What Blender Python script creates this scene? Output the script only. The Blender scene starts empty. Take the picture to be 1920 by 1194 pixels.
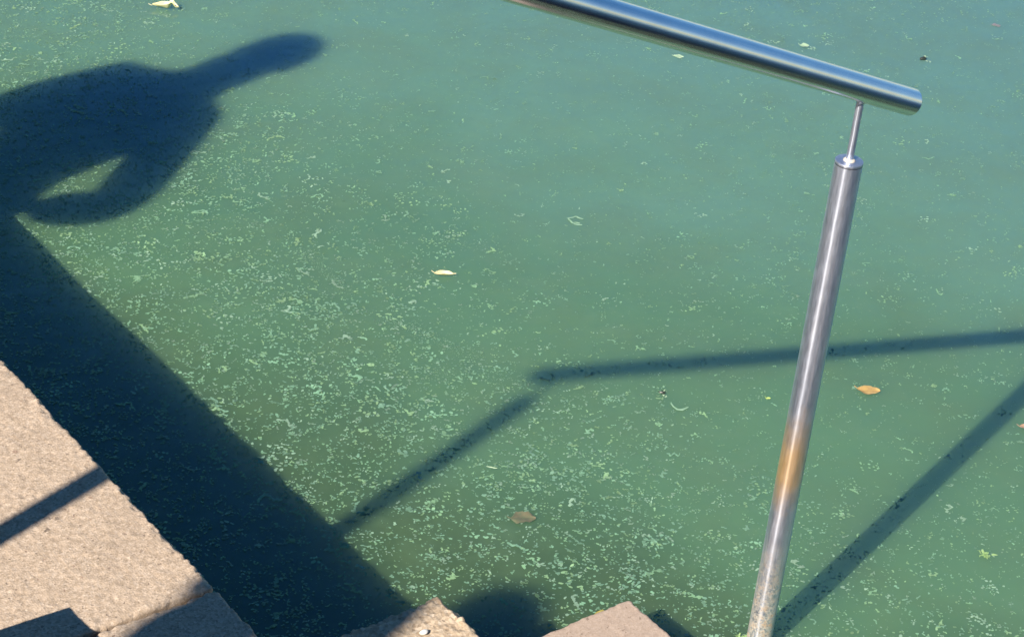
import bpy, bmesh, math, random
import numpy as np
from mathutils import Vector, Matrix, Quaternion

random.seed(7)
rng = np.random.default_rng(11)
scene = bpy.context.scene
col = scene.collection

# ------------------------------------------------------------------ camera
cam_d = bpy.data.cameras.new('camera')
cam = bpy.data.objects.new('camera', cam_d)
col.objects.link(cam)
cam_d.sensor_fit = 'HORIZONTAL'
cam_d.sensor_width = 36.0
cam_d.lens = 79.86
cam_d.clip_start = 0.05
cam_d.clip_end = 500.0
CR = Vector((0.80111, -0.59168, 0.09017))
CU = Vector((0.24891, 0.46638, 0.84884))
CF = Vector((0.54430, 0.65757, -0.52090))
cam.matrix_world = Matrix(((CR.x, CU.x, -CF.x, -1.3050),
                           (CR.y, CU.y, -CF.y, -2.1610),
                           (CR.z, CU.z, -CF.z, 2.4492),
                           (0, 0, 0, 1)))
scene.camera = cam

# ------------------------------------------------------------------ light
SX, SY = 1.2752, 0.4039                 # shadow run per metre of height
SUN_EL = math.atan(1 / math.hypot(SX, SY))
world = bpy.data.worlds.new('World')
scene.world = world
world.use_nodes = True
wn = world.node_tree
wn.nodes.clear()
sky = wn.nodes.new('ShaderNodeTexSky')
sky.sky_type = 'NISHITA'
sky.sun_disc = False
sky.sun_elevation = SUN_EL
sky.sun_rotation = math.atan2(-SX, -SY)   # towards the sun, clockwise from +Y
sky.air_density = 1.15
sky.dust_density = 0.1
sky.ozone_density = 3.5
bg = wn.nodes.new('ShaderNodeBackground')
bg.inputs['Strength'].default_value = 0.055
wo = wn.nodes.new('ShaderNodeOutputWorld')
hsv = wn.nodes.new('ShaderNodeHueSaturation')
hsv.inputs['Saturation'].default_value = 1.28
wn.links.new(sky.outputs[0], hsv.inputs['Color'])
wn.links.new(hsv.outputs[0], bg.inputs['Color'])
wn.links.new(bg.outputs[0], wo.inputs['Surface'])

sun_d = bpy.data.lights.new('sun', 'SUN')
sun_d.energy = 5.0
sun_d.angle = math.radians(0.53)
sun_d.color = (1.0, 0.90, 0.78)
sun = bpy.data.objects.new('sun', sun_d)
sun.rotation_euler = Vector((SX, SY, -1)).to_track_quat('-Z', 'Y').to_euler()
sun.location = (-6, -2, 8)
col.objects.link(sun)

scene.render.engine = 'CYCLES'
scene.cycles.use_denoising = True
scene.cycles.max_bounces = 8
scene.cycles.caustics_reflective = False
scene.cycles.caustics_refractive = False
scene.view_settings.view_transform = 'Standard'
scene.view_settings.look = 'None'
scene.view_settings.exposure = 0.75
scene.view_settings.gamma = 1.0
scene.view_settings.use_curve_mapping = False

# ------------------------------------------------------------------ helpers
def tag(o, label=None, cat=None, group=None, kind=None):
    if label: o['label'] = label
    if cat: o['category'] = cat
    if group: o['group'] = group
    if kind: o['kind'] = kind
    return o

def empty(name, loc=(0, 0, 0)):
    o = bpy.data.objects.new(name, None)
    o.empty_display_size = 0.1
    o.location = loc
    col.objects.link(o)
    return o

def link(name, me, mat=None, parent=None):
    o = bpy.data.objects.new(name, me)
    col.objects.link(o)
    if mat: me.materials.append(mat)
    if parent is not None:
        o.parent = parent
        o.matrix_parent_inverse = Matrix.Translation(-parent.location)
    return o

def mesh_np(name, V, F, smooth=True):
    """V (n,3) array, F list/array of faces (equal size array or list)."""
    me = bpy.data.meshes.new(name)
    V = np.asarray(V, np.float32)
    if isinstance(F, np.ndarray):
        k = F.shape[1]
        me.vertices.add(len(V)); me.vertices.foreach_set('co', V.ravel())
        me.loops.add(F.size); me.loops.foreach_set('vertex_index', F.astype(np.int32).ravel())
        me.polygons.add(len(F))
        me.polygons.foreach_set('loop_start', np.arange(0, F.size, k, dtype=np.int32))
        me.update(calc_edges=True)
    else:
        me.from_pydata([tuple(v) for v in V], [], F)
    me.polygons.foreach_set('use_smooth', np.full(len(me.polygons), smooth))
    me.validate()
    me.update()
    return me

def bm_mesh(name, bm, smooth=True):
    me = bpy.data.meshes.new(name)
    bm.normal_update()
    bm.to_mesh(me); bm.free()
    me.polygons.foreach_set('use_smooth', np.full(len(me.polygons), smooth))
    return me

def _hash(ix, iy, iz, seed):
    h = (ix * 374761393 + iy * 668265263 + iz * 2147483647 + seed * 1274126177) & 0xFFFFFFFF
    h = ((h ^ (h >> 13)) * 1274126177) & 0xFFFFFFFF
    h = ((h ^ (h >> 16)) * 2246822519) & 0xFFFFFFFF
    return ((h ^ (h >> 15)) & 0xFFFFFF) / float(0xFFFFFF)

def vnoise(P, scale, seed=0):
    """value noise in [-1, 1] at points P (n,3)"""
    Q = np.asarray(P, float) * scale + 1000.0
    I = np.floor(Q).astype(np.int64); f = Q - I
    f = f * f * (3 - 2 * f)
    out = 0
    for dx in (0, 1):
        for dy in (0, 1):
            for dz in (0, 1):
                w = (f[:, 0] if dx else 1 - f[:, 0]) * (f[:, 1] if dy else 1 - f[:, 1]) * (f[:, 2] if dz else 1 - f[:, 2])
                out = out + w * _hash(I[:, 0] + dx, I[:, 1] + dy, I[:, 2] + dz, seed)
    return out * 2 - 1

class NT:
    """tiny node-tree builder"""
    def __init__(self, name):
        self.mat = bpy.data.materials.new(name)
        self.mat.use_nodes = True
        self.t = self.mat.node_tree
        self.t.nodes.clear()
        self.out = self.n('ShaderNodeOutputMaterial')
    def n(self, typ, **kw):
        nd = self.t.nodes.new(typ)
        for k, v in kw.items(): setattr(nd, k, v)
        return nd
    def l(self, a, b): self.t.links.new(a, b)
    def set(self, nd, **kw):
        for k, v in kw.items(): nd.inputs[k.replace('_', ' ')].default_value = v
        return nd
    def coord(self, which='Object'):
        return self.n('ShaderNodeTexCoord').outputs[which]
    def mapping(self, vec, scale=(1, 1, 1), rot=(0, 0, 0)):
        m = self.n('ShaderNodeMapping'); self.l(vec, m.inputs['Vector'])
        m.inputs['Scale'].default_value = scale; m.inputs['Rotation'].default_value = rot
        return m.outputs[0]
    def noise(self, vec, scale, detail=4, rough=0.55, dist=0.0):
        nd = self.n('ShaderNodeTexNoise'); self.l(vec, nd.inputs['Vector'])
        nd.inputs['Scale'].default_value = scale; nd.inputs['Detail'].default_value = detail
        nd.inputs['Roughness'].default_value = rough; nd.inputs['Distortion'].default_value = dist
        return nd.outputs['Fac']
    def voro(self, vec, scale, out='Distance', feature='F1'):
        nd = self.n('ShaderNodeTexVoronoi', feature=feature); self.l(vec, nd.inputs['Vector'])
        nd.inputs['Scale'].default_value = scale
        return nd.outputs[out]
    def ramp(self, fac, stops, interp='LINEAR'):
        r = self.n('ShaderNodeValToRGB'); self.l(fac, r.inputs['Fac'])
        cr = r.color_ramp; cr.interpolation = interp
        while len(cr.elements) < len(stops): cr.elements.new(0.5)
        for e, (p, c) in zip(cr.elements, stops):
            e.position = p; e.color = c if len(c) == 4 else (*c, 1)
        return r.outputs['Color']
    def mix(self, a, b, fac, mode='MIX'):
        m = self.n('ShaderNodeMix', data_type='RGBA', blend_type=mode)
        for s, v in ((m.inputs[0], fac), (m.inputs[6], a), (m.inputs[7], b)):
            if isinstance(v, bpy.types.NodeSocket): self.l(v, s)
            elif isinstance(v, (int, float)): s.default_value = v
            else: s.default_value = (*v, 1) if len(v) == 3 else v
        return m.outputs[2]
    def math(self, op, a, b=0.0, c=0.0, clamp=False):
        m = self.n('ShaderNodeMath', operation=op, use_clamp=clamp)
        for s, v in zip(m.inputs, (a, b, c)):
            if isinstance(v, bpy.types.NodeSocket): self.l(v, s)
            else: s.default_value = v
        return m.outputs[0]
    def maprange(self, v, a, b, c=0.0, d=1.0):
        m = self.n('ShaderNodeMapRange'); self.l(v, m.inputs[0])
        for i, x in zip((1, 2, 3, 4), (a, b, c, d)): m.inputs[i].default_value = x
        return m.outputs[0]
    def bump(self, h, strength, dist, normal=None):
        b = self.n('ShaderNodeBump'); self.l(h, b.inputs['Height'])
        b.inputs['Strength'].default_value = strength; b.inputs['Distance'].default_value = dist
        if normal is not None: self.l(normal, b.inputs['Normal'])
        return b.outputs[0]
    def principled(self, color=None, rough=0.5, metal=0.0, normal=None, **kw):
        p = self.n('ShaderNodeBsdfPrincipled')
        for s, v in (('Base Color', color), ('Roughness', rough), ('Metallic', metal)):
            if v is None: continue
            if isinstance(v, bpy.types.NodeSocket): self.l(v, p.inputs[s])
            elif isinstance(v, (int, float)): p.inputs[s].default_value = v
            else: p.inputs[s].default_value = (*v, 1)
        if normal is not None: self.l(normal, p.inputs['Normal'])
        for k, v in kw.items(): p.inputs[k.replace('_', ' ')].default_value = v
        return p
    def done(self, bsdf):
        self.l(bsdf.outputs[0], self.out.inputs['Surface'])
        return self.mat

# ------------------------------------------------------------------ materials
def mat_water():
    m = NT('turbid_green_water')
    c = m.coord('Object')
    big = m.noise(c, 1.3, 3, 0.5, 0.6)
    mid = m.noise(m.mapping(c, (1, 1, 1), (0, 0, .6)), 4.2, 5, 0.62, 0.5)
    xyz = m.n('ShaderNodeSeparateXYZ'); m.l(c, xyz.inputs[0])
    # open water is bluer, with some sky reflection painted in; the shallows near the steps are browner with silt
    off = m.math('ADD', m.math('ADD', m.math('MULTIPLY', xyz.outputs[0], .6), m.math('MULTIPLY', xyz.outputs[1], .35)), m.math('MULTIPLY', m.math('SUBTRACT', big, .5), .8))
    base = m.ramp(m.maprange(off, -0.25, 2.6), [(0.0, (0.055, 0.085, 0.05)), (0.28, (0.066, 0.132, 0.076)), (0.37, (0.096, 0.206, 0.120)), (0.52, (0.090, 0.200, 0.126)), (0.66, (0.112, 0.240, 0.180)), (1.0, (0.110, 0.240, 0.222))])
    silt = m.maprange(mid, 0.42, 0.74, 0.0, 0.30)
    base = m.mix(base, (0.112, 0.166, 0.092), silt)
    milky = m.maprange(m.noise(m.mapping(c, (1, 1, 1), (0, 0, -.5)), 7.5, 5, 0.7, 0.8), 0.50, 0.78, 0.0, 0.25)
    base = m.mix(base, (0.145, 0.255, 0.165), milky)
    # shade painted into the water on the landing side, mirrored dark by the rail
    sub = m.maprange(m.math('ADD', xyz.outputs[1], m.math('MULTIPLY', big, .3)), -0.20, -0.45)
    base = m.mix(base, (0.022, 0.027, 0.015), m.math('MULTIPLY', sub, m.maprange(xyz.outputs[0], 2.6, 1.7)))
    rip = m.math('ADD', m.noise(c, 9.0, 2, 0.5), m.math('MULTIPLY', m.noise(m.mapping(c, (1, 1.8, 1), (0, 0, .9)), 2.6, 3, 0.5), 2.2))
    nrm = m.bump(rip, 0.10, 0.03)
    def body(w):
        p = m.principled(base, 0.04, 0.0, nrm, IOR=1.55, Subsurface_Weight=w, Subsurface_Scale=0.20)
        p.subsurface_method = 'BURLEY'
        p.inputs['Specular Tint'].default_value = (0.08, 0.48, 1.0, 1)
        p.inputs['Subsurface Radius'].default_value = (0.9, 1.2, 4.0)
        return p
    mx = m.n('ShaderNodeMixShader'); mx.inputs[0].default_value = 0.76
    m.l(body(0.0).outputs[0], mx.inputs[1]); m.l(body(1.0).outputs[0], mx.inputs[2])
    return m.done(mx)

def mat_stone(name, cols, grain=260.0, dark=0.35, pit=0.5):
    """exposed-aggregate granite / concrete"""
    m = NT(name)
    c = m.coord('Object')
    g1 = m.noise(c, grain, 3, 0.7)
    vc = m.voro(c, grain * 0.85, 'Color')
    sep = m.n('ShaderNodeSeparateColor'); m.l(vc, sep.inputs[0])
    base = m.ramp(sep.outputs[0], [(0.0, cols[0]), (0.45, cols[1]), (0.8, cols[2]), (1.0, cols[3])])
    base = m.mix(base, m.ramp(g1, [(0.3, cols[0]), (0.7, cols[3])]), 0.35)
    patch = m.noise(c, 7.0, 5, 0.65, 0.4)
    base = m.mix(base, (cols[0][0] * .62, cols[0][1] * .62, cols[0][2] * .66), m.maprange(patch, 0.5, 0.8, 0.0, dark))
    wob = m.n('ShaderNodeMix', data_type='VECTOR'); m.l(c, wob.inputs[4])
    nz = m.n('ShaderNodeTexNoise'); m.l(c, nz.inputs['Vector']); nz.inputs['Scale'].default_value = 120
    m.l(nz.outputs['Color'], wob.inputs[5]); wob.inputs[0].default_value = 0.012
    for sc, thr, sel in ((46.0, 0.20, 0.80), (95.0, 0.26, 0.70), (150.0, 0.30, 0.72)):
        cell = m.n('ShaderNodeSeparateColor'); m.l(m.voro(wob.outputs[1], sc, 'Color'), cell.inputs[0])
        lim = m.math('MULTIPLY', cell.outputs[0], thr)
        speck = m.math('MULTIPLY', m.math('LESS_THAN', m.voro(wob.outputs[1], sc), lim), m.math('GREATER_THAN', cell.outputs[1], sel))
        tone = m.mix((0.13, 0.105, 0.085), (0.30, 0.20, 0.15), cell.outputs[2])
        base = m.mix(base, tone, m.math('MULTIPLY', speck, 0.7))
    h = m.math('ADD', m.math('MULTIPLY', g1, 1.0), m.math('MULTIPLY', m.voro(c, grain * 0.85), 0.5))
    nrm = m.bump(h, pit, 0.0016)
    return m.done(m.principled(base, 0.85, 0.0, nrm, Specular_IOR_Level=0.25))

STREAK = 0.19
def mat_steel(name, kind):
    """brushed stainless steel; the lower post carries a rust bloom and lime scale near the water"""
    m = NT(name)
    c = m.coord('Object')
    if kind == 'rail':
        brush = m.noise(m.mapping(c, (6, 420, 420)), 1.0, 3, 0.6)
    else:
        brush = m.noise(m.mapping(c, (300, 300, 40)), 1.0, 3, 0.6)
    blot = m.noise(c, 26.0, 4, 0.6)
    base = m.ramp(m.math('ADD', m.math('MULTIPLY', brush, .5), m.math('MULTIPLY', blot, .5)),
                  [(0.3, (0.74, 0.76, 0.84)), (0.7, (0.90, 0.92, 0.98))] if kind == 'rail' else [(0.3, (0.60, 0.65, 0.78)), (0.7, (0.80, 0.85, 0.98))])
    rough = m.maprange(brush, 0.25, 0.75, 0.15, 0.25) if kind == 'rail' else m.maprange(brush, 0.25, 0.75, 0.46, 0.60)
    nrm = m.bump(brush, 0.05, 0.0005)
    tan = m.n('ShaderNodeTangent', direction_type='RADIAL', axis='X' if kind == 'rail' else 'Z')
    def steel():
        # polished round the tube: a thin streak runs along it over a soft sheen
        w1, w2 = (0.06, 0.22) if kind == 'rail' else (STREAK, 0.12)
        a = m.principled(base, rough, 1.0, nrm)
        k = m.principled(base, 0.43, 1.0, nrm, Anisotropic=0.95, Anisotropic_Rotation=0.25)
        m.l(tan.outputs[0], k.inputs['Tangent'])
        b = m.principled(base, 0.11, 1.0)
        mx = m.n('ShaderNodeMixShader'); mx.inputs[0].default_value = w1
        m.l(a.outputs[0], mx.inputs[1]); m.l(k.outputs[0], mx.inputs[2])
        my = m.n('ShaderNodeMixShader'); my.inputs[0].default_value = w2
        m.l(mx.outputs[0], my.inputs[1]); m.l(b.outputs[0], my.inputs[2])
        return my
    if kind != 'post':
        return m.done(steel())
    xyz = m.n('ShaderNodeSeparateXYZ'); m.l(c, xyz.inputs[0])
    z = xyz.outputs[2]
    # heat/rust bloom, a band of its own about a third up the post
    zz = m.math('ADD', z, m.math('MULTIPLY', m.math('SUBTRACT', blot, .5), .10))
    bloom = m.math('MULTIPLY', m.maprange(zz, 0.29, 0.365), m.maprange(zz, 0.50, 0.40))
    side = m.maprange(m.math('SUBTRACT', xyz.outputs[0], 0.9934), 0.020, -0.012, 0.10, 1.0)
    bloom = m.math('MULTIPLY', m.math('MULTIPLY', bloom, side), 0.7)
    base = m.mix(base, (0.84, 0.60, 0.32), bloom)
    # scale and dried algae film near the waterline
    fine = m.noise(c, 300.0, 4, 0.8)
    coarse = m.noise(c, 85.0, 4, 0.7)
    zl = m.maprange(z, 0.24, 0.02)
    lime = m.math('MULTIPLY', m.maprange(m.math('ADD', m.math('MULTIPLY', fine, .7), m.math('MULTIPLY', coarse, .5)), 0.50, 0.66),
                  m.math('POWER', zl, 0.8), clamp=True)
    tint = m.mix((0.58, 0.54, 0.46), (0.50, 0.34, 0.20), m.maprange(coarse, 0.5, 0.68))
    tint = m.mix(tint, (0.12, 0.09, 0.06), m.maprange(m.noise(c, 330.0, 2, 0.6), 0.58, 0.66))
    mx = steel()
    d = m.principled(tint, 0.75, 0.0, m.bump(fine, 0.6, 0.001))
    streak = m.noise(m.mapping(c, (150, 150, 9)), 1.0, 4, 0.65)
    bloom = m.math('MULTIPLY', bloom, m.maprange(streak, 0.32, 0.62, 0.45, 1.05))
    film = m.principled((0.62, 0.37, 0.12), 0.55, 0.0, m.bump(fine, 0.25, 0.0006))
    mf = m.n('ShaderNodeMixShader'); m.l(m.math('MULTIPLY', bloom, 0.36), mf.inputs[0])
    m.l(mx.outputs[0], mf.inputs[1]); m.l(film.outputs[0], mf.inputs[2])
    # scattered water spots and tiny pits over the whole post
    spot = m.math('MULTIPLY', m.maprange(m.noise(c, 420.0, 2, 0.6), 0.66, 0.72), 0.35)
    pit = m.principled((0.30, 0.28, 0.27), 0.7, 0.0)
    mp = m.n('ShaderNodeMixShader'); m.l(spot, mp.inputs[0])
    m.l(mf.outputs[0], mp.inputs[1]); m.l(pit.outputs[0], mp.inputs[2])
    mx2 = m.n('ShaderNodeMixShader'); m.l(m.math('MULTIPLY', lime, 0.9), mx2.inputs[0])
    m.l(mp.outputs[0], mx2.inputs[1]); m.l(d.outputs[0], mx2.inputs[2])
    return m.done(mx2)

def mat_tinted(name, rough=0.6, spec=0.3, trans=0.0):
    m = NT(name)
    at = m.n('ShaderNodeAttribute', attribute_name='tint')
    p = m.principled(at.outputs['Color'], rough, 0.0, Specular_IOR_Level=spec)
    tr = m.n('ShaderNodeBsdfTranslucent'); m.l(at.outputs['Color'], tr.inputs['Color'])
    mx = m.n('ShaderNodeMixShader'); mx.inputs[0].default_value = trans
    m.l(p.outputs[0], mx.inputs[1]); m.l(tr.outputs[0], mx.inputs[2])
    return m.done(mx)

def mat_leaf(name, c0, c1, spots=(0.1, 0.06, 0.03), amount=0.2):
    m = NT(name)
    c = m.coord('Object')
    base = m.mix(c0, c1, m.maprange(m.noise(c, 70.0, 4, 0.65), 0.35, 0.65))
    base = m.mix(base, spots, m.math('MULTIPLY', m.maprange(m.noise(c, 190.0, 3, 0.7), 0.55, 0.68), amount))
    return m.done(m.principled(base, 0.5, 0.0, m.bump(m.noise(c, 160.0, 3), 0.3, 0.0008)))

def mat_plain(name, c, rough=0.7, var=0.15, scale=30.0):
    m = NT(name)
    co = m.coord('Object')
    base = m.mix(tuple(x * (1 - var) for x in c), tuple(min(1, x * (1 + var)) for x in c), m.noise(co, scale, 4, 0.6))
    return m.done(m.principled(base, rough))

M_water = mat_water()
SAND = [(0.31, 0.235, 0.165), (0.48, 0.374, 0.276), (0.545, 0.43, 0.322), (0.66, 0.54, 0.425)]
PINK = [(0.36, 0.275, 0.215), (0.43, 0.335, 0.265), (0.46, 0.365, 0.295), (0.52, 0.42, 0.345)]
ROUGH = [(0.30, 0.22, 0.145), (0.48, 0.37, 0.25), (0.57, 0.455, 0.325), (0.68, 0.57, 0.44)]
M_ledge = mat_stone('sandy_aggregate_stone', SAND, 330.0, 0.30, 0.55)
M_rough = mat_stone('weathered_aggregate_stone', ROUGH, 190.0, 0.45, 0.8)
M_pink = mat_stone('fine_pinkish_stone', PINK, 420.0, 0.12, 0.35)
M_rail = mat_steel('brushed_steel_rail', 'rail')
M_post = mat_steel('brushed_steel_post', 'post')
M_pin = mat_steel('brushed_steel_pin', 'pin')
M_weld = mat_plain('pale_weld', (0.62, 0.57, 0.5), 0.45)
M_fleck = mat_tinted('algae_flecks', 0.6, 0.3, 0.22)

# ------------------------------------------------------------------ setting
H, RISE, TREAD = 0.4335, 0.1695, 0.39965

def axis(lo, hi, f0, f1, fine, grow=1.35):
    """grid lines: fine spacing inside [f0,f1], growing outside"""
    out = list(np.arange(f0, f1 + fine * .5, fine)); out[-1] = f1
    s = fine; x = f1
    while x < hi - 1e-6:
        s = min(s * grow, .25); x = min(x + s, hi)
        if hi - x < s * .4: x = hi
        out.append(x)
    s = fine; x = f0
    pre = []
    while x > lo + 1e-6:
        s = min(s * grow, .25); x = max(x - s, lo)
        if x - lo < s * .4: x = lo
        pre.append(x)
    return np.array(pre[::-1] + out)

def rough_block(name, x, y, z, fx, fy, fine, mat, parent, seed, round_r=0.008, chip=0.006, grain=0.0007, zdepth_fine=0.05):
    """a stone block: box grid whose edges are rounded and chipped and whose faces carry grain"""
    (x0, x1), (y0, y1), (z0, z1) = x, y, z
    X = axis(x0, x1, fx[0], fx[1], fine); Y = axis(y0, y1, fy[0], fy[1], fine)
    Z = axis(z0, z1, z1 - zdepth_fine, z1, fine * 1.5)
    Vs, Fs, off = [], [], 0
    def face(A, B, f, flip):
        nonlocal off
        a, b = np.meshgrid(A, B, indexing='ij')
        V = f(a.ravel(), b.ravel())
        i = np.arange((len(A) - 1) * len(B)).reshape(len(A) - 1, len(B))[:, :-1].ravel()
        q = np.stack([i, i + len(B), i + len(B) + 1, i + 1], 1)
        if flip: q = q[:, ::-1]
        Vs.append(V); Fs.append(q + off); off += len(V)
    o = np.ones_like
    face(X, Y, lambda a, b: np.stack([a, b, o(a) * z1], 1), False)
    face(X, Z, lambda a, b: np.stack([a, o(a) * y1, b], 1), True)
    face(X, Z, lambda a, b: np.stack([a, o(a) * y0, b], 1), False)
    face(Y, Z, lambda a, b: np.stack([o(a) * x1, a, b], 1), False)
    face(Y, Z, lambda a, b: np.stack([o(a) * x0, a, b], 1), True)
    V = np.concatenate(Vs); F = np.concatenate(Fs)
    lo = np.array([x0, y0, z0 - 1]); hi = np.array([x1, y1, z1])
    # edge rounding whose radius wanders, with chips bitten out
    n1 = vnoise(V, 14, seed); n2 = vnoise(V, 45, seed + 1); n3 = vnoise(V, 120, seed + 2)
    r = round_r * (1 + .35 * n1 + .35 * n2) + chip * np.clip(n2 + .45 * n1 - .45, 0, 1) * 2.2
    r = np.clip(r, .0015, .05)[:, None]
    core = np.clip(V, lo + r, hi - r)
    d = V - core; L = np.linalg.norm(d, axis=1, keepdims=True)
    nrm = d / np.maximum(L, 1e-9)
    V2 = np.where(L > 1e-9, core + nrm * r, V)
    edge = (np.sum(np.abs(d) > 1e-6, axis=1) > 1)
    amp = grain * (n3 * .8 + vnoise(V, 260, seed + 3) * .9) + grain * 1.2 * n2 * .6
    amp = amp + np.where(edge, grain * 2.8 * n3 + grain * 2.4 * n2, 0)
    V2 = V2 + nrm * amp[:, None]
    me = mesh_np(name, V2, F)
    bm = bmesh.new(); bm.from_mesh(me)
    bmesh.ops.remove_doubles(bm, verts=bm.verts, dist=1e-5)
    bmesh.ops.recalc_face_normals(bm, faces=bm.faces)
    bm.to_mesh(me); bm.free()
    me.polygons.foreach_set('use_smooth', np.full(len(me.polygons), True))
    return link(name, me, mat, parent)

# water: one sheet to the horizon
bm = bmesh.new()
for p in ((-0.6, -90, 0), (120, -90, 0), (120, 90, 0), (-0.6, 90, 0)): bm.verts.new(p)
bm.faces.new(bm.verts)
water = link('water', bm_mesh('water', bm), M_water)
tag(water, kind='structure')

# quay ledge beside the stairs, and the pavement above it
ledge = tag(empty('quay_ledge', (-1.3, 0, 0)), 'sunlit sandy stone ledge of the quay crossed by a thin post shadow', 'quay ledge')
rough_block('slab', (-2.6, 0.0), (0.006, 1.9), (-0.9, H), (-0.34, 0.0), (0.006, 0.74), 0.0028, M_ledge, ledge, 3, 0.007, 0.008, 0.00068)
rough_block('slab', (-2.6, 0.002), (1.906, 4.2), (-0.9, H), (-0.02, 0.002), (1.91, 1.95), 0.02, M_ledge, ledge, 13)
rough_block('slab', (-2.6, -0.002), (4.206, 7.0), (-0.9, H), (-0.02, -0.002), (4.21, 4.25), 0.02, M_ledge, ledge, 23)

PZ = H + 4 * RISE
bm = bmesh.new()
def add_box(bm, x0, x1, y0, y1, z0, z1):
    r = bmesh.ops.create_cube(bm, size=1)
    bmesh.ops.scale(bm, verts=r['verts'], vec=(x1 - x0, y1 - y0, z1 - z0))
    bmesh.ops.translate(bm, verts=r['verts'], vec=((x0 + x1) / 2, (y0 + y1) / 2, (z0 + z1) / 2))
add_box(bm, -40, -2.604, -40, 40, -0.9, PZ)
pave = link('pavement', bm_mesh('pavement', bm, False), M_ledge)
tag(pave, kind='structure')
bm = bmesh.new()
add_box(bm, -2.602, -0.003, -40, -3.62, -0.9, PZ + .002)
pv2 = link('pavement', bm_mesh('pavement', bm, False), M_ledge)
tag(pv2, kind='structure')

# stairs running down into the water
stairs = tag(empty('stone_staircase', (-0.4, -1.8, 0)), 'stone steps descending into the green water at the bottom edge', 'steps')
for k in range(-4, 5):
    zt = H - k * RISE
    xn = k * TREAD
    x0 = xn - TREAD - .018 if k > -4 else -2.6
    yj = (-0.0015, 0.001, -0.001, 0.002)[k % 4]
    mat = {0: M_ledge, 1: M_rough, 2: M_pink}.get(k, M_ledge)
    fine = 0.0028 if k in (0, 1, 2) else 0.03
    fx = (xn - .24, xn) if k in (0, 1, 2) else (xn - .03, xn)
    fy = (-0.14 + yj, yj) if k in (0, 1, 2) else (-0.03 + yj, yj)
    rr, ch, gr = {1: (0.013, 0.010, 0.0016), 2: (0.005, 0.003, 0.0004)}.get(k, (0.008, 0.006, 0.0008))
    st = rough_block('step', (x0, xn), (-3.6, yj), (-0.9, zt), fx, fy, fine, mat, stairs, 40 + k * 5, rr, ch, gr)
    if k == 1: st['label'] = 'weathered coarse step with rounded chipped corner'
    if k == 2: st['label'] = 'lowest dry step of smooth pinkish stone just above the water'

# ------------------------------------------------------------------ handrail
D = 0.0424
PX, UX, PY = 0.9934, -1.4220, -0.1275
ZC1, ZC2, ZR1, ZR2 = 0.9347, 1.974, 1.0538, 2.0752

def cyl_between(bm, a, b, r, seg=40, caps=True, bev=0.0):
    a, b = Vector(a), Vector(b); ax = (b - a); L = ax.length; ax.normalize()
    q = ax.to_track_quat('Z', 'Y')
    prof = [(r, 0), (r, L)] if bev <= 0 else [(r - bev, 0), (r - bev * .3, bev * .3), (r, bev), (r, L - bev), (r - bev * .3, L - bev * .3), (r - bev, L)]
    rings = []
    for pr, pz in prof:
        rings.append([bm.verts.new(a + q @ Vector((pr * math.cos(t), pr * math.sin(t), pz))) for t in [2 * math.pi * i / seg for i in range(seg)]])
    for A, B in zip(rings, rings[1:]):
        for i in range(seg):
            bm.faces.new((A[i], A[(i + 1) % seg], B[(i + 1) % seg], B[i]))
    if caps:
        bm.faces.new(rings[0][::-1]); bm.faces.new(rings[-1])

def smooth_sides(me, ang=0.7):
    try: me.set_sharp_from_angle(angle=ang)
    except Exception: pass

hand = tag(empty('handrail', (PX, PY, 0)), 'brushed stainless steel handrail sloping down to a post standing in the water', 'handrail')
hand.location = (PX, PY, 0)
Apt, Upt = Vector((PX, PY, ZR1)), Vector((UX, PY, ZR2))
rd = (Apt - Upt).normalized()
# tube built along its own X so that the brushing runs along it
qr = rd.to_track_quat('X', 'Z')
E1, E2 = Apt + rd * 0.119, Upt - rd * 0.117
bm = bmesh.new(); Lr = (E1 - E2).length
cyl_between(bm, (0, 0, 0), (Lr, 0, 0), D / 2, 64, False)
me = bm_mesh('rail_tube', bm)
tube = link('rail_tube', me, M_rail, hand)
tube.matrix_world = Matrix.Translation(E2) @ qr.to_matrix().to_4x4()
tube.parent = None
tube.parent = hand
tube.matrix_parent_inverse = Matrix.Identity(4)
tube.matrix_basis = Matrix.Translation(-hand.location) @ Matrix.Translation(E2) @ qr.to_matrix().to_4x4()
for s, x in ((1, Lr), (-1, 0)):
    bm = bmesh.new()
    seg = 64
    prof = [(D / 2, 0.0), (D / 2 - .0004, .0009), (D / 2 - .0015, .0020), (D / 2 - .006, .0030)]
    rings = [[bm.verts.new((x + s * (pz + .0002), pr * math.cos(2 * math.pi * i / seg), pr * math.sin(2 * math.pi * i / seg))) for i in range(seg)] for pr, pz in prof]
    for A, B in zip(rings, rings[1:]):
        for i in range(seg): bm.faces.new((A[i], A[(i + 1) % seg], B[(i + 1) % seg], B[i]) if s > 0 else (A[i], B[i], B[(i + 1) % seg], A[(i + 1) % seg]))
    bm.faces.new(rings[-1] if s > 0 else rings[-1][::-1])
    ec = link('end_cap', bm_mesh('end_cap', bm), M_rail)
    ec.parent = tube
smooth_sides(tube.data)

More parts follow.
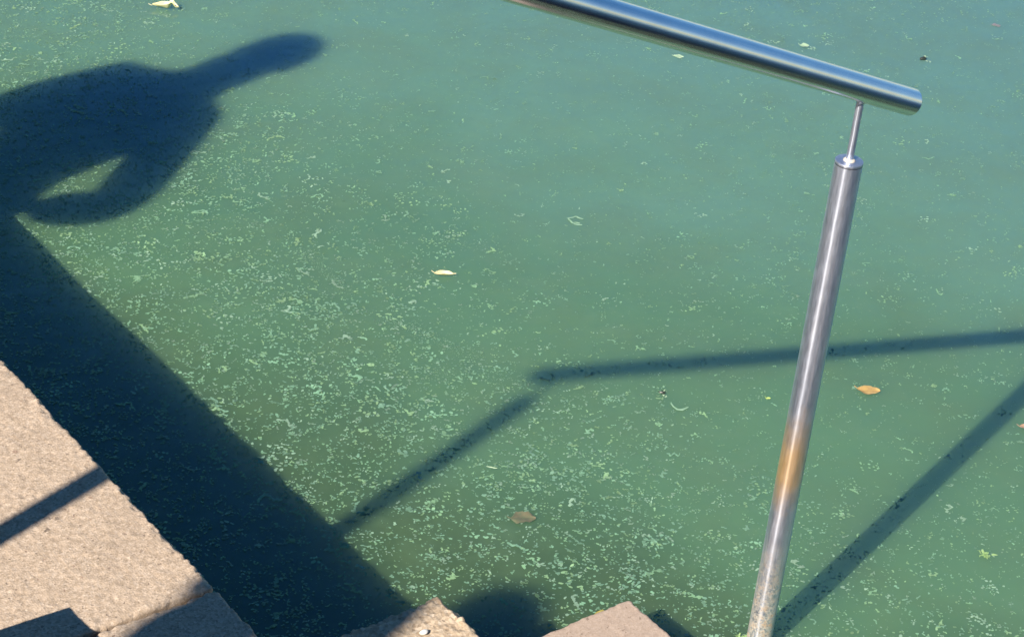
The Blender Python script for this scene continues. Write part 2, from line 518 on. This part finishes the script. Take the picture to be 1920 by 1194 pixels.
def build_post(px, zfoot, zc, zr, lower):
    r = D / 2
    bm = bmesh.new(); cyl_between(bm, (px, PY, zfoot), (px, PY, zc - .0052), r, 64, False)
    post = link('post', bm_mesh('post', bm), M_post if lower else M_pin, hand)
    bm = bmesh.new(); cyl_between(bm, (px, PY, zc - .0046), (px, PY, zc), r, 64, True, 0.0007)
    me = bm_mesh('post_cap', bm); smooth_sides(me, .6)
    cap = link('post_cap', me, M_pin); cap.parent = post; cap.matrix_parent_inverse = post.matrix_parent_inverse.copy(); cap.matrix_parent_inverse = Matrix.Identity(4)
    bm = bmesh.new(); cyl_between(bm, (px, PY, zc + .0002), (px, PY, zr - r + .004), 0.0058, 32, False)
    pin = link('support_pin', bm_mesh('support_pin', bm), M_pin); pin.parent = post
    bm = bmesh.new()
    for i in range(1): pass
    rings = []
    for pr, pz in ((.0092, 0), (.0088, .0013), (.0072, .0026), (.0056, .0034)):
        rings.append([bm.verts.new((px + pr * math.cos(t), PY + pr * math.sin(t), zc + pz + .0001)) for t in [2 * math.pi * i / 32 for i in range(32)]])
    for A, B in zip(rings, rings[1:]):
        for i in range(32): bm.faces.new((A[i], A[(i + 1) % 32], B[(i + 1) % 32], B[i]))
    wl = link('weld_ring', bm_mesh('weld_ring', bm), M_weld); wl.parent = post
    bm = bmesh.new()
    rings = []
    for pr, dz in ((.0059, -.0040), (.0072, -.0022), (.0090, -.0004), (.0098, .0022)):
        rings.append([bm.verts.new((px + pr * math.cos(t), PY + pr * math.sin(t), zr - r * math.sqrt(max(0, 1 - (pr * math.sin(t) / r) ** 2)) + dz - pr * math.cos(t) * .42)) for t in [2 * math.pi * i / 32 for i in range(32)]])
    for A, B in zip(rings, rings[1:]):
        for i in range(32): bm.faces.new((A[i], A[(i + 1) % 32], B[(i + 1) % 32], B[i]))
    wl = link('weld_bead', bm_mesh('weld_bead', bm), M_pin); wl.parent = post
    if not lower:
        bm = bmesh.new(); cyl_between(bm, (px, PY, zfoot), (px, PY, zfoot + .006), .045, 40, True, .001)
        fl = link('base_flange', bm_mesh('base_flange', bm), M_pin); fl.parent = post
    return post
low_post = build_post(PX, -0.30, ZC1, ZR1, True)
build_post(UX, H + 3 * RISE + .001, ZC2, ZR2, False)

# algae tuft on the post's foot
def rosette(n, R, seed, up=0.006, wid=0.35):
    """a loose cluster of little curled fronds"""
    r = random.Random(seed); V, F = [], []
    for i in range(n):
        a = r.uniform(0, 2 * math.pi); L = R * r.uniform(.3, 1); w = L * wid * r.uniform(.6, 1.2)
        ox, oy = r.gauss(0, R * .35), r.gauss(0, R * .35)
        b = len(V); lift = r.uniform(.2, 1) * up
        for j in range(4):
            t = j / 3; ww = w * math.sin(math.pi * (0.18 + .75 * t)) * .5
            bend = r.uniform(-.25, .25) * L * t
            for s in (-1, 1):
                x = t * L; y = s * ww + bend
                V.append((ox + x * math.cos(a) - y * math.sin(a), oy + x * math.sin(a) + y * math.cos(a), .0015 + lift * math.sin(math.pi * t * .8) + r.uniform(0, .0012)))
        for j in range(3): F.append((b + 2 * j, b + 2 * j + 2, b + 2 * j + 3, b + 2 * j + 1))
    return V, F
M_algae = mat_leaf('bright_green_algae', (0.22, 0.38, 0.14), (0.33, 0.50, 0.22), (0.2, 0.3, 0.08), 0.3)
V, F = rosette(70, 0.012, 5, 0.012)
V = [(x + PX - .014, y + PY + .023, z) for x, y, z in V]
alg = link('algae_tuft', mesh_np('algae_tuft', V, F), M_algae); alg.parent = low_post; alg['kind'] = 'stuff'
alg['label'] = 'bright green algae clinging to the post at the waterline'

# ------------------------------------------------------------------ algae flecks on the water
def density(x, y):
    n = vnoise(np.stack([x, y, x * 0], 1), 2.2, 5) * .5 + vnoise(np.stack([x, y, x * 0], 1), 6.0, 6) * .5
    d = 1 / (1 + np.exp((x - 1.12 - .10 * (y - .8)) / .12)) * .85 + .30
    d = d + .34 / (1 + np.exp((y - .02 + .10 * n) / .07)) * (x > .9)
    d = d + .20 / (1 + np.exp((y - .42) / .06)) * (x < 1.35)
    d = d * np.clip(1 + .55 * n, .15, 2)
    d = d * np.where((x > 4.5) | (y > 4) | (y < -1.2), .25, 1)
    return np.clip(d, 0.02, 1.2)

LITE = np.array([(0.25, 0.47, 0.31), (0.225, 0.42, 0.29), (0.25, 0.455, 0.275), (0.285, 0.48, 0.27), (0.215, 0.395, 0.28), (0.315, 0.495, 0.365)])

def sample(n, lo, hi, p):
    out = []
    tot = 0
    while tot < n:
        P = rng.uniform(lo, hi, (n * 2, 2)); k = rng.uniform(0, 1.2, n * 2) < p(P[:, 0], P[:, 1])
        out.append(P[k]); tot += k.sum()
    return np.concatenate(out)[:n]

def hexes(cx, cy, L, W, ang, z, tilt):
    """elongated irregular hexagons; returns V (n*6,3), F (n,6)"""
    n = len(cx)
    t = np.array([0, 60, 120, 180, 240, 300]) * math.pi / 180
    rr = rng.uniform(.65, 1.2, (n, 6))
    u = np.cos(t)[None] * L[:, None] * .5 * rr; v = np.sin(t)[None] * W[:, None] * .5 * rr
    c, s = np.cos(ang)[:, None], np.sin(ang)[:, None]
    X = cx[:, None] + u * c - v * s; Y = cy[:, None] + u * s + v * c
    Z = z[:, None] + tilt[:, None] * u
    V = np.stack([X, Y, Z], 2).reshape(-1, 3)
    return V, np.arange(n * 6).reshape(n, 6)

def flecks():
    P = sample(56000, (0.0, -1.6), (5.2, 4.2), density)
    d = density(P[:, 0], P[:, 1])
    cx, cy, L, W, A, Zs, T, C = [], [], [], [], [], [], [], []
    for (x, y), dd in zip(P, d):
        if x < .02: continue
        big = rng.random()
        size = (0.50 + .40 * min(dd, 1)) * (1.0 if big < .93 else 1.6)
        ns = int(rng.choice([1, 1, 2, 2, 3, 3, 4, 5, 6])) if big < .965 else int(rng.integers(7, 15))
        a = rng.uniform(0, 6.283); px, py = x, y
        colr = LITE[rng.integers(len(LITE))] * (rng.uniform(.62, 1.08) if big < .96 else rng.uniform(.8, 1.15))
        clump = rng.random() < .6
        sp = .0021 * size * math.sqrt(ns)
        for j in range(ns):
            l = rng.uniform(.0034, .0068) * size; w = rng.uniform(.0024, .0054) * size
            if clump: px, py = x + rng.normal(0, sp * 1.5), y + rng.normal(0, sp * 1.2)
            a2 = a + rng.normal(0, .75)
            if rng.random() < .42: a2 += rng.choice([-1, 1]) * rng.uniform(.7, 1.6)
            mx, my = px + math.cos(a2) * l * .42, py + math.sin(a2) * l * .42
            cx.append(mx); cy.append(my); L.append(l * 1.15); W.append(w); A.append(a2)
            Zs.append(rng.uniform(.0006, .0024)); T.append(rng.normal(0, .12)); C.append(colr * rng.uniform(.9, 1.1))
            if rng.random() < .6: px, py = px + math.cos(a2) * l * .8, py + math.sin(a2) * l * .8; a = a2
    # fine specks and pollen
    Q = sample(80000, (0.0, -1.6), (5.2, 4.2), lambda x, y: np.clip(density(x, y) * .6 + .34, 0, 1.2))
    # faint drifting scum lines: specks gathered along three short streaks
    S = []
    for (x0, y0), (x1, y1), n, sp in (((1.015, 1.37), (1.012, 1.17), 420, .010), ((1.03, 1.05), (1.10, .85), 420, .014), ((.98, .84), (1.16, .74), 380, .022), ((1.30, 1.28), (1.40, 1.17), 150, .012)):
        t = rng.random(n); S.append(np.stack([x0 + (x1 - x0) * t + rng.normal(0, sp, n), y0 + (y1 - y0) * t + rng.normal(0, sp, n)], 1))
    Q = np.concatenate([Q] + S)
    n = len(Q)
    sz = rng.uniform(.0009, .0024, n)
    cx = np.concatenate([cx, Q[:, 0]]); cy = np.concatenate([cy, Q[:, 1]])
    L = np.concatenate([L, sz * rng.uniform(1, 1.9, n)]); W = np.concatenate([W, sz])
    A = np.concatenate([A, rng.uniform(0, 6.283, n)]); Zs = np.concatenate([Zs, rng.uniform(.0004, .001, n)]); T = np.concatenate([T, np.zeros(n)])
    C = np.concatenate([np.array(C), LITE[rng.integers(len(LITE), size=n)] * rng.uniform(.5, 1.0, (n, 1))])
    V, F = hexes(np.array(cx), np.array(cy), np.array(L), np.array(W), np.array(A), np.array(Zs), np.array(T))
    me = mesh_np('algae_flecks', V, F, False)
    at = me.attributes.new('tint', 'FLOAT_COLOR', 'POINT')
    cc = np.ones((len(V), 4), np.float32); cc[:, :3] = np.repeat(C, 6, 0)
    at.data.foreach_set('color', cc.ravel())
    return me
fl = link('algae_flecks', flecks(), M_fleck)
tag(fl, 'countless pale green algae flecks floating on the pond', 'algae', kind='stuff')

# notable single pieces of algae
def strand(points, w, seed, z=.002):
    r = random.Random(seed); V, F = [], []
    for i, (x, y) in enumerate(points):
        a = points[max(i - 1, 0)]; b = points[min(i + 1, len(points) - 1)]
        t = Vector((b[0] - a[0], b[1] - a[1], 0)).normalized(); nn = Vector((-t.y, t.x, 0))
        ww = w * r.uniform(.6, 1.3) * (.5 if i in (0, len(points) - 1) else 1)
        for s in (-.5, 0, .5): V.append((x + nn.x * ww * s, y + nn.y * ww * s, z + (.0012 if s == 0 else 0) + r.uniform(0, .0006)))
        if i:
            b0 = 3 * (i - 1)
            F += [(b0, b0 + 3, b0 + 4, b0 + 1), (b0 + 1, b0 + 4, b0 + 5, b0 + 2)]
    return V, F
M_pale = mat_leaf('pale_algae', (0.20, 0.36, 0.24), (0.25, 0.41, 0.28), (0.2, 0.35, 0.2), 0.2)
def place(name, V, F, xy, mat, label, cat, rz=0.0, group=None, z=0.0):
    o = link(name, mesh_np(name, V, F), mat)
    o.location = (xy[0], xy[1], z); o.rotation_euler.z = rz
    return tag(o, label, cat, group)
CAMZ = math.atan2(-0.5917, 0.8011)       # camera-right on the water plane
ring = [(.016 * math.cos(t) * (1 + .15 * math.sin(3 * t)), .014 * math.sin(t) * (1 + .2 * math.sin(5 * t))) for t in np.linspace(.5, 5.3, 22)]
V, F = strand(ring, .0042, 3)
V2, F2 = strand([(-.006, -.019), (.004, -.021), (.013, -.020)], .004, 4)
place('algae_curl', V + V2, F + [tuple(i + len(V) for i in f) for f in F2], (1.63, 1.1976), M_pale, 'pale algae strand curled into an open ring on the water', 'algae', CAMZ)
V, F = rosette(34, 0.012, 9, .004, .4)
place('algae_rosette', V, F, (1.5369, -.1476), M_algae, 'bright star shaped algae clump near the lower right corner', 'algae')
V, F = strand([(-.017, .014), (-.013, .003), (-.006, -.006), (.003, -.006), (.010, 0), (.016, .005)], .006, 6)
place('algae_curl', V, F, (1.3484, .4996), M_pale, 'pale crescent of algae floating below the rail shadow', 'algae', CAMZ)

# ------------------------------------------------------------------ leaves and bits
def leaf_mesh(L, W, curl=0.0, lift=0.0, knob=0.0, seed=0, tip=0.0, nx=22, ny=9, ragged=0.0):
    """a leaf blade along X, cupped across (curl) and bent along (lift), with petiole"""
    r = np.random.default_rng(seed)
    ph = r.uniform(0, 6.28, 6)
    V, F = [], []
    for i in range(nx + 1):
        t = i / nx
        w = W * .5 * (math.sin(math.pi * min(1, t * .98 + .01)) ** .75) * (1 - tip * t)
        w *= 1 + ragged * .5 * (math.sin(9 * t + ph[0]) * .5 + math.sin(23 * t + ph[1]) * .35 + (r.random() - .5) * .4)
        bend = .09 * L * math.sin(2.6 * t + ph[2])
        for j in range(ny + 1):
            s = j / ny * 2 - 1
            z = curl * (s * s) * w * 1.0 + lift * (2 * t - 1) ** 2 * L + knob * math.exp(-((t - .74) / .09) ** 2) * (1 - .4 * s * s) * L - .0006 * (abs(s) < .12)
            z += .022 * L * (math.sin(7 * t + 3 * s + ph[3]) + .7 * math.sin(13 * t - 5 * s + ph[4])) * (.4 + .6 * abs(s)) + .022 * L
            V.append(((t - .5) * L, s * w * (1 - .25 * curl) + bend, .0018 + z + r.uniform(0, .0004)))
    m = ny + 1
    for i in range(nx):
        for j in range(ny): F.append((i * m + j, (i + 1) * m + j, (i + 1) * m + j + 1, i * m + j + 1))
    b = len(V)                                   # petiole
    for q in range(4):
        x = -.5 * L - q * L * .05
        for dy, dz in ((-.0007, 0), (.0007, 0), (0, .0012)): V.append((x, dy + q * q * .0004, .002 + lift * L + dz + q * .0008))
    for q in range(3):
        a = b + 3 * q
        for e in range(3): F.append((a + e, a + (e + 1) % 3, a + 3 + (e + 1) % 3, a + 3 + e))
    return V, F
M_yel = mat_leaf('pale_yellow_leaf', (0.72, 0.66, 0.32), (0.78, 0.74, 0.50), (0.4, 0.3, 0.12), 0.15)
M_cream = mat_leaf('cream_leaf', (0.74, 0.62, 0.34), (0.78, 0.70, 0.46), (0.35, 0.22, 0.1), 0.15)
M_tan = mat_leaf('tan_leaf', (0.42, 0.28, 0.10), (0.50, 0.35, 0.14), (0.35, 0.16, 0.07), 0.5)
M_brown = mat_leaf('brown_leaf', (0.125, 0.145, 0.085), (0.165, 0.150, 0.090), (0.09, 0.15, 0.085), 0.8)
M_red = mat_leaf('reddish_leaf', (0.40, 0.27, 0.19), (0.30, 0.19, 0.12), (0.45, 0.4, 0.32), 0.5)
M_pinkl = mat_leaf('mauve_leaf', (0.22, 0.19, 0.22), (0.20, 0.21, 0.21), (0.15, 0.17, 0.18), 0.4)
M_mint = mat_leaf('pale_mint_leaf', (0.33, 0.49, 0.32), (0.40, 0.54, 0.37), (0.3, 0.42, 0.25), 0.2)
M_gold = mat_leaf('golden_leaf', (0.44, 0.36, 0.08), (0.36, 0.31, 0.09), (0.2, 0.2, 0.05), 0.4)
M_dark = mat_plain('dark_husk', (0.03, 0.04, 0.035), 0.3)
M_white = mat_plain('white_pebble', (0.75, 0.74, 0.70), 0.5, 0.08, 120)

V, F = leaf_mesh(.068, .030, .9, .12, .20, 1, .0)
place('fallen_leaf', V, F, (1.3567, 2.575), M_yel, 'pale yellow boat shaped leaf with a raised bump, top left', 'leaf', CAMZ + .05)
V, F = leaf_mesh(.046, .030, .7, .10, .0, 2, .75)
o = place('fallen_leaf', V, F, (1.228, 1.136), M_cream, 'small cream curled leaf alone in the middle of the pond', 'leaf', CAMZ - .05)
V, F = leaf_mesh(.046, .036, .12, .03, 0, 3, .1, ragged=.2)
place('fallen_leaf', V, F, (1.7302, .3598), M_tan, 'flat tan oval leaf right of the post below the rail shadow', 'leaf', CAMZ - .22)
V, F = leaf_mesh(.046, .040, .05, .015, 0, 4, .15, ragged=.5)
place('fallen_leaf', V, F, (.8586, .3609), M_brown, 'mottled brown sunken leaf half covered with algae flecks', 'leaf', CAMZ + .08)
V, F = leaf_mesh(.036, .026, .3, .06, 0, 5, .1, ragged=.3)
place('fallen_leaf', V, F, (1.925, .103), M_red, 'reddish brown leaf at the right edge of the picture', 'leaf', CAMZ)
V, F = leaf_mesh(.024, .024, .02, .0, 0, 6, .1, ragged=.4)
place('fallen_leaf', V, F, (3.3592, 1.5317), M_pinkl, 'dull mauve leaf near the top right corner', 'leaf', CAMZ + .3, z=-.0012)
V, F = leaf_mesh(.026, .024, .1, .02, 0, 7, .0, ragged=.2)
place('fallen_leaf', V, F, (2.7627, 1.667), M_mint, 'round pale mint leaf seen just above the handrail', 'leaf', CAMZ - .1)
V, F = leaf_mesh(.026, .022, .05, .0, 0, 8, .0, ragged=.25)
place('fallen_leaf', V, F, (2.4073, 1.7643), M_mint, 'round pale mint leaf seen just below the handrail', 'leaf', CAMZ + .1, z=-.0004)
V, F = leaf_mesh(.046, .026, .2, .05, 0, 9, .1)
place('fallen_leaf', V, F, (.800, .070), M_gold, 'golden leaf floating against the side of the pinkish step', 'leaf', .42)
V, F = leaf_mesh(.0105, .0075, .1, .05, 0, 10, .0)
place('leaf_scrap', V, F, (1.5284, .4396), mat_leaf('lime_scrap', (.45, .6, .16), (.5, .65, .22)), 'tiny lime green leaf scrap left of the post', 'leaf', CAMZ)
# dry grass sliver standing a little proud
V, F = strand([(0, 0), (.005, -.006), (.010, -.013), (.013, -.016)], .0022, 8, .006)
place('grass_sliver', V, F, (.892, .522), M_mint, 'thin white grass sliver above the sunken brown leaf', 'grass blade', .1)

def husk(xy, r, label, rz):
    t = empty('seed_husk', (xy[0], xy[1], 0)); t.rotation_euler.z = rz
    tag(t, label, 'seed husk')
    bm = bmesh.new(); bmesh.ops.create_icosphere(bm, subdivisions=2, radius=r)
    for v in bm.verts: v.co = Vector((v.co.x * 1.5, v.co.y * .8, max(v.co.z, -.3 * r) * .9 + r * .35)) * (1 + .15 * math.sin(v.co.x * 900))
    b = link('body', bm_mesh('body', bm), M_dark); b.parent = t
    V, F = rosette(5, r * 1.3, 4, r * .8, .6)
    V = [(x + r * .7, y + r * .5, z + r * .5) for x, y, z in V]
    c = link('pale_wing', mesh_np('pale_wing', V, F), M_mint); c.parent = t
    V, F = rosette(4, r * 1.2, 6, r * .2, .6)
    V = [(x + r * 1.1, y - r * 2.2, z) for x, y, z in V]
    c = link('pale_wing', mesh_np('pale_wing', V, F), M_mint); c.parent = t
husk((1.3528, .5595), .0050, 'dark seed husk with pale wings below the rail shadow', CAMZ)
husk((3.0031, 1.4621), .0070, 'dark seed husk near the lower end of the handrail', CAMZ + .4)

bm = bmesh.new(); bmesh.ops.create_icosphere(bm, subdivisions=2, radius=.0055)
for v in bm.verts: v.co.z *= .6; v.co.x *= 1.3; v.co *= 1 + .12 * math.sin(v.co.y * 700 + 1)
peb = link('pebble', bm_mesh('pebble', bm), M_white)
peb.location = (.3245, -.0649, H - RISE + .0032)
tag(peb, 'small white pebble lying on the weathered step', 'pebble')

# ------------------------------------------------------------------ unseen trees added to cut sky light and darken the steel reflections
BARK = mat_plain('bark', (0.10, 0.075, 0.05), 0.9, 0.4, 20)
LEAFM = mat_plain('tree_leaves', (0.055, 0.085, 0.03), 0.6, 0.35, 1.5)
def tree(loc, h, R, seed, label):
    t = tag(empty('tree', loc), label, 'tree')
    r = np.random.default_rng(seed)
    bm = bmesh.new()
    def limb(a, b, ra, rb):
        a, b = Vector(a), Vector(b); q = (b - a).to_track_quat('Z', 'Y'); rings = []
        for p, rad in ((a, ra), ((a + b) / 2 + Vector(r.normal(0, .08, 3)), (ra + rb) / 2), (b, rb)):
            rings.append([bm.verts.new(p + q @ Vector((rad * math.cos(u), rad * math.sin(u), 0))) for u in np.linspace(0, 2 * math.pi, 9)[:-1]])
        for A, B in zip(rings, rings[1:]):
            for i in range(8): bm.faces.new((A[i], A[(i + 1) % 8], B[(i + 1) % 8], B[i]))
    limb((0, 0, 0), (0, 0, h * .4), .22, .16)
    tips = []
    for i in range(7):
        u = i * 2.4; e = (R * .6 * math.cos(u), R * .6 * math.sin(u), h * r.uniform(.55, .85)); limb((0, 0, h * (.3 + .015 * i)), e, .11, .03); tips.append(e)
    tips.append((0, 0, h * .85))
    k = link('trunk', bm_mesh('trunk', bm), BARK); k.parent = t
    n = 9000
    c = np.array(tips)[r.integers(len(tips), size=n)] + r.normal(0, 1, (n, 3)) * np.array([R * .26, R * .26, h * .10])
    rad = np.hypot(c[:, 0], c[:, 1]); c[:, :2] *= np.minimum(1, .95 * R / rad)[:, None]
    A = r.normal(0, 1, (n, 3)); A /= np.linalg.norm(A, axis=1)[:, None]
    B = np.cross(A, r.normal(0, 1, (n, 3))); B /= np.linalg.norm(B, axis=1)[:, None]
    s = r.uniform(.06, .15, n)[:, None]
    V = np.stack([c - A * s, c + B * s * .5, c + A * s, c - B * s * .5], 1).reshape(-1, 3)
    o = link('crown', mesh_np('crown', V, np.arange(n * 4).reshape(n, 4), False), LEAFM); o.parent = t
tree((-9.5, 6.5, PZ), 8.5, 3.2, 1, 'broad unseen tree added beyond the person on the ledge to cut sky light')
tree((-6.5, 12.0, PZ), 9.0, 3.4, 2, 'tall unseen tree added far along the quay ledge to cut sky light')
tree((-3.0, -11.0, PZ), 8.0, 3.2, 3, 'unseen tree added behind the foot of the stairs to cut sky light')
tree((-9.2, -7.3, PZ), 11.0, 2.7, 4, 'unseen tree added to shade the pavement behind the person with long hair')
tree((-6.4, -6.3, PZ), 10.0, 2.6, 6, 'tall unseen tree added on the camera side to shade the stairs')
tree((-16.0, 1.0, PZ), 6.5, 3.4, 5, 'far unseen tree added across the pavement to cut sky light')

# ------------------------------------------------------------------ two people beside the stairs, out of frame (their shadows fall in it)
def skin_mesh(name, verts, edges, radii, root=0, sub=2):
    me = bpy.data.meshes.new(name + '_cage'); me.from_pydata(verts, edges, [])
    o = bpy.data.objects.new(name + '_cage', me); col.objects.link(o)
    md = o.modifiers.new('skin', 'SKIN'); md.use_smooth_shade = True
    sv = me.skin_vertices[0].data
    for i, r in enumerate(radii):
        sv[i].radius = r if isinstance(r, tuple) else (r, r)
        sv[i].use_root = (i == root)
    ss = o.modifiers.new('sub', 'SUBSURF'); ss.levels = sub; ss.render_levels = sub
    dg = bpy.context.evaluated_depsgraph_get()
    out = bpy.data.meshes.new_from_object(o.evaluated_get(dg))
    bpy.data.objects.remove(o); bpy.data.meshes.remove(me)
    out.name = name
    return out

def chain(G, pts, rad, start=None):
    V, E, R = G; prev = start
    for p, r in zip(pts, rad):
        V.append(p); R.append(r)
        if prev is not None: E.append((prev, len(V) - 1))
        prev = len(V) - 1
    return prev

def ellipsoid(bm, c, r, sub=2):
    q = bmesh.ops.create_icosphere(bm, subdivisions=sub, radius=1)
    for v in q['verts']: v.co = Vector((v.co.x * r[0] + c[0], v.co.y * r[1] + c[1], v.co.z * r[2] + c[2]))

SKIN = mat_plain('skin', (0.45, 0.28, 0.20), 0.5, 0.06)
HAIR = mat_plain('dark_hair', (0.04, 0.03, 0.02), 0.6)
EYE = mat_plain('eye', (0.05, 0.04, 0.03), 0.2)
LIP = mat_plain('lip', (0.33, 0.14, 0.12), 0.5)
SHOE = mat_plain('shoe', (0.06, 0.06, 0.07), 0.6)

def person(loc, facing, scale, label, P, shirt, trousers, long_hair):
    t = empty('person', loc); t.rotation_euler.z = facing - math.pi / 2; t.scale = (scale,) * 3
    tag(t, label, 'person')
    hx = P['head']
    def arms(extra):
        out = []
        for s in (-1, 1):
            sh, el, ha = P['arm'][s]
            out.append((s, Vector(sh), Vector(el), Vector(ha)))
        return out
    G = ([], [], [])
    pel = chain(G, [(0, 0, .93)], [(.13, .10)])
    ch = chain(G, [(0, 0, 1.06), (0, .01, 1.20), (0, 0, 1.33)], [(.118, .09), (.135, .105), (.10, .085)], pel)
    nk = chain(G, [(hx[0] * .3, 0, 1.415), (hx[0] * .7, .01, 1.475)], [.080, .074], ch)
    chain(G, [(hx[0], .03, 1.53), (hx[0] * 1.4, .02, 1.60), (hx[0] * 1.8, .01, 1.655)], [(.064, .074), (.076, .094), (.062, .078)], nk)
    fingers = []
    for s, sh, el, ha in arms(0):
        wr = el + (ha - el) * .88
        up = el - sh
        chain(G, [tuple(sh), tuple(sh + up * .5), tuple(el), tuple(el + (wr - el) * .4), tuple(wr), tuple(ha)], [.056, .046, .038, .037, .026, (.030, .018)], ch)
        fingers.append((s, wr, ha))
        chain(G, [(s * .09, 0, .86), (s * .10, .01, .66), (s * .10, .015, .49), (s * .105, -.005, .32), (s * .105, -.02, .10), (s * .11, .06, .035), (s * .115, .15, .03)],
              [.088, .075, .054, .050, .034, .036, .030], pel)
    body = skin_mesh('body', *G)
    bm = bmesh.new(); bm.from_mesh(body)
    # nose, ears, fingers join the body surface
    ellipsoid(bm, (hx[0] * 1.2, .108, 1.565), (.012, .018, .020))
    for s in (-1, 1): ellipsoid(bm, (hx[0] * 1.3 + s * .078, .01, 1.575), (.010, .022, .032))
    for s, wr, ha in fingers:
        d = (ha - wr).normalized(); side = d.cross(Vector((0, 1, 0))).normalized()
        fw = Vector((0, 1, 0))
        for f in range(5):
            off = (f - 1.5) * .0165 if f < 4 else -.036
            L = (.072, .082, .076, .060)[f] if f < 4 else .055
            a = ha + fw * off - d * (.005 if f < 4 else .035)
            dirv = (d * .8 - side * s * .0 + Vector((-s * .35, 0, 0))).normalized() if f < 4 else (d * .6 - fw * .8).normalized()
            g = ([], [], []); b = a + dirv * L * .5; c = b + (dirv + Vector((-s * .4, 0, -.15))).normalized() * L * .5
            chain(g, [tuple(a), tuple(b), tuple(c)], [.0095, .0088, .0075])
            fm = skin_mesh('finger', *g, sub=1); bm.from_mesh(fm); bpy.data.meshes.remove(fm)
    bm.to_mesh(body); bm.free()
    body.polygons.foreach_set('use_smooth', np.full(len(body.polygons), True))
    ob = link('body', body, SKIN); ob.parent = t
    for s in (-1, 1):
        bm = bmesh.new(); ellipsoid(bm, (hx[0] * 1.4 + s * .032, .098, 1.605), (.014, .010, .008))
        e = link('eye', bm_mesh('eye', bm), EYE); e.parent = ob
    bm = bmesh.new(); ellipsoid(bm, (hx[0], .098, 1.522), (.024, .008, .007))
    e = link('mouth', bm_mesh('mouth', bm), LIP); e.parent = ob
    # shirt with long sleeves
    G2 = ([], [], []); b0 = chain(G2, [(0, 0, .88)], [(.152, .12)])
    b1 = chain(G2, [(0, 0, 1.04), (0, .01, 1.20), (0, 0, 1.335)], [(.148, .12), (.165, .122), (.108, .092)], b0)
    chain(G2, [(0, 0, 1.39)], [(.066, .066)], b1)
    for s, sh, el, ha in arms(0):
        up = el - sh
        chain(G2, [tuple(sh), tuple(sh + up * .5), tuple(el), tuple(el + (ha - el) * .45), tuple(el + (ha - el) * .8)], [.066, .070, .060, .052, .042] if s < 0 else [.066, .068, .066, .062, .050], b1)
    o = link('shirt', skin_mesh('shirt', *G2), shirt); o.parent = t
    G = ([], [], [])
    a0 = chain(G, [(0, 0, .95)], [(.140, .112)])
    for s in (-1, 1):
        chain(G, [(s * .09, 0, .84), (s * .10, .01, .66), (s * .10, .015, .49), (s * .105, -.005, .30), (s * .105, -.02, .09)], [.096, .086, .072, .066, .060], a0)
    o = link('trousers', skin_mesh('trousers', *G), trousers); o.parent = t
    for s in (-1, 1):
        G = ([], [], [])
        chain(G, [(s * .105, -.055, .045), (s * .108, .02, .045), (s * .112, .11, .038), (s * .115, .19, .032)], [.040, .044, .042, .030])
        o = link('shoe', skin_mesh('shoe', *G), SHOE); o.parent = t
    bm = bmesh.new()
    ellipsoid(bm, (hx[0] * 1.55, -.006, 1.625), (.086, .098, .082), 3)
    for v in list(bm.verts):
        if v.co.y > .02 and v.co.z < 1.645: v.co.y = .02 + (v.co.y - .02) * .2
    if long_hair: ellipsoid(bm, (hx[0] * .6, -.03, 1.515), (.080, .06, .105), 3)
    o = link('hair', bm_mesh('hair', bm), HAIR); o.parent = t

SD = Vector((SX, SY, 0)).normalized()          # shadows point this way
SN = Vector((SD.y, -SD.x, 0))                  # to the right of it
base1 = Vector((-1.12, 1.37, H)) - SN * .06
person(tuple(base1), math.atan2(SD.y, SD.x), 1.0,
       'person standing on the ledge facing the pond with one hand on the hip',
       dict(head=(.018,), arm={-1: ((-.165, 0, 1.325), (-.235, .09, 1.0), (.0, .20, .99)), 1: ((.138, 0, 1.272), (.300, -.02, .985), (.15, .06, .83))}),
       mat_plain('navy_shirt', (0.05, 0.07, 0.14), 0.8), mat_plain('grey_trousers', (0.14, 0.14, 0.15), 0.8), True)
base2 = Vector((.70, .17, 0)) - Vector((SX, SY, 0)) * (PZ + 1.685)
base2.z = PZ
person(tuple(base2), math.atan2(SD.y, SD.x), 1.0,
       'person with long dark hair standing on the pavement above the steps',
       dict(head=(.0,), arm={-1: ((-.15, 0, 1.32), (-.20, -.02, 1.04), (-.20, .06, .80)), 1: ((.15, 0, 1.32), (.20, -.02, 1.04), (.20, .06, .80))}),
       mat_plain('rust_shirt', (0.35, 0.12, 0.07), 0.8), mat_plain('blue_trousers', (0.07, 0.10, 0.18), 0.8), True)

base3 = Vector((-1.60, -2.52, H + 3 * RISE))  # photographer added behind the camera to darken what the rail mirrors
person(tuple(base3), math.atan2(CF.y, CF.x), 1.0,
       'unseen photographer in dark clothes on the upper steps, added to darken the rail reflections',
       dict(head=(.0,), arm={-1: ((-.16, 0, 1.33), (-.23, .02, 1.06), (-.09, .24, 1.16)), 1: ((.16, 0, 1.33), (.23, .02, 1.06), (.09, .24, 1.16))}),
       mat_plain('black_shirt', (0.03, 0.03, 0.035), 0.8), mat_plain('dark_trousers', (0.05, 0.045, 0.04), 0.8), False)
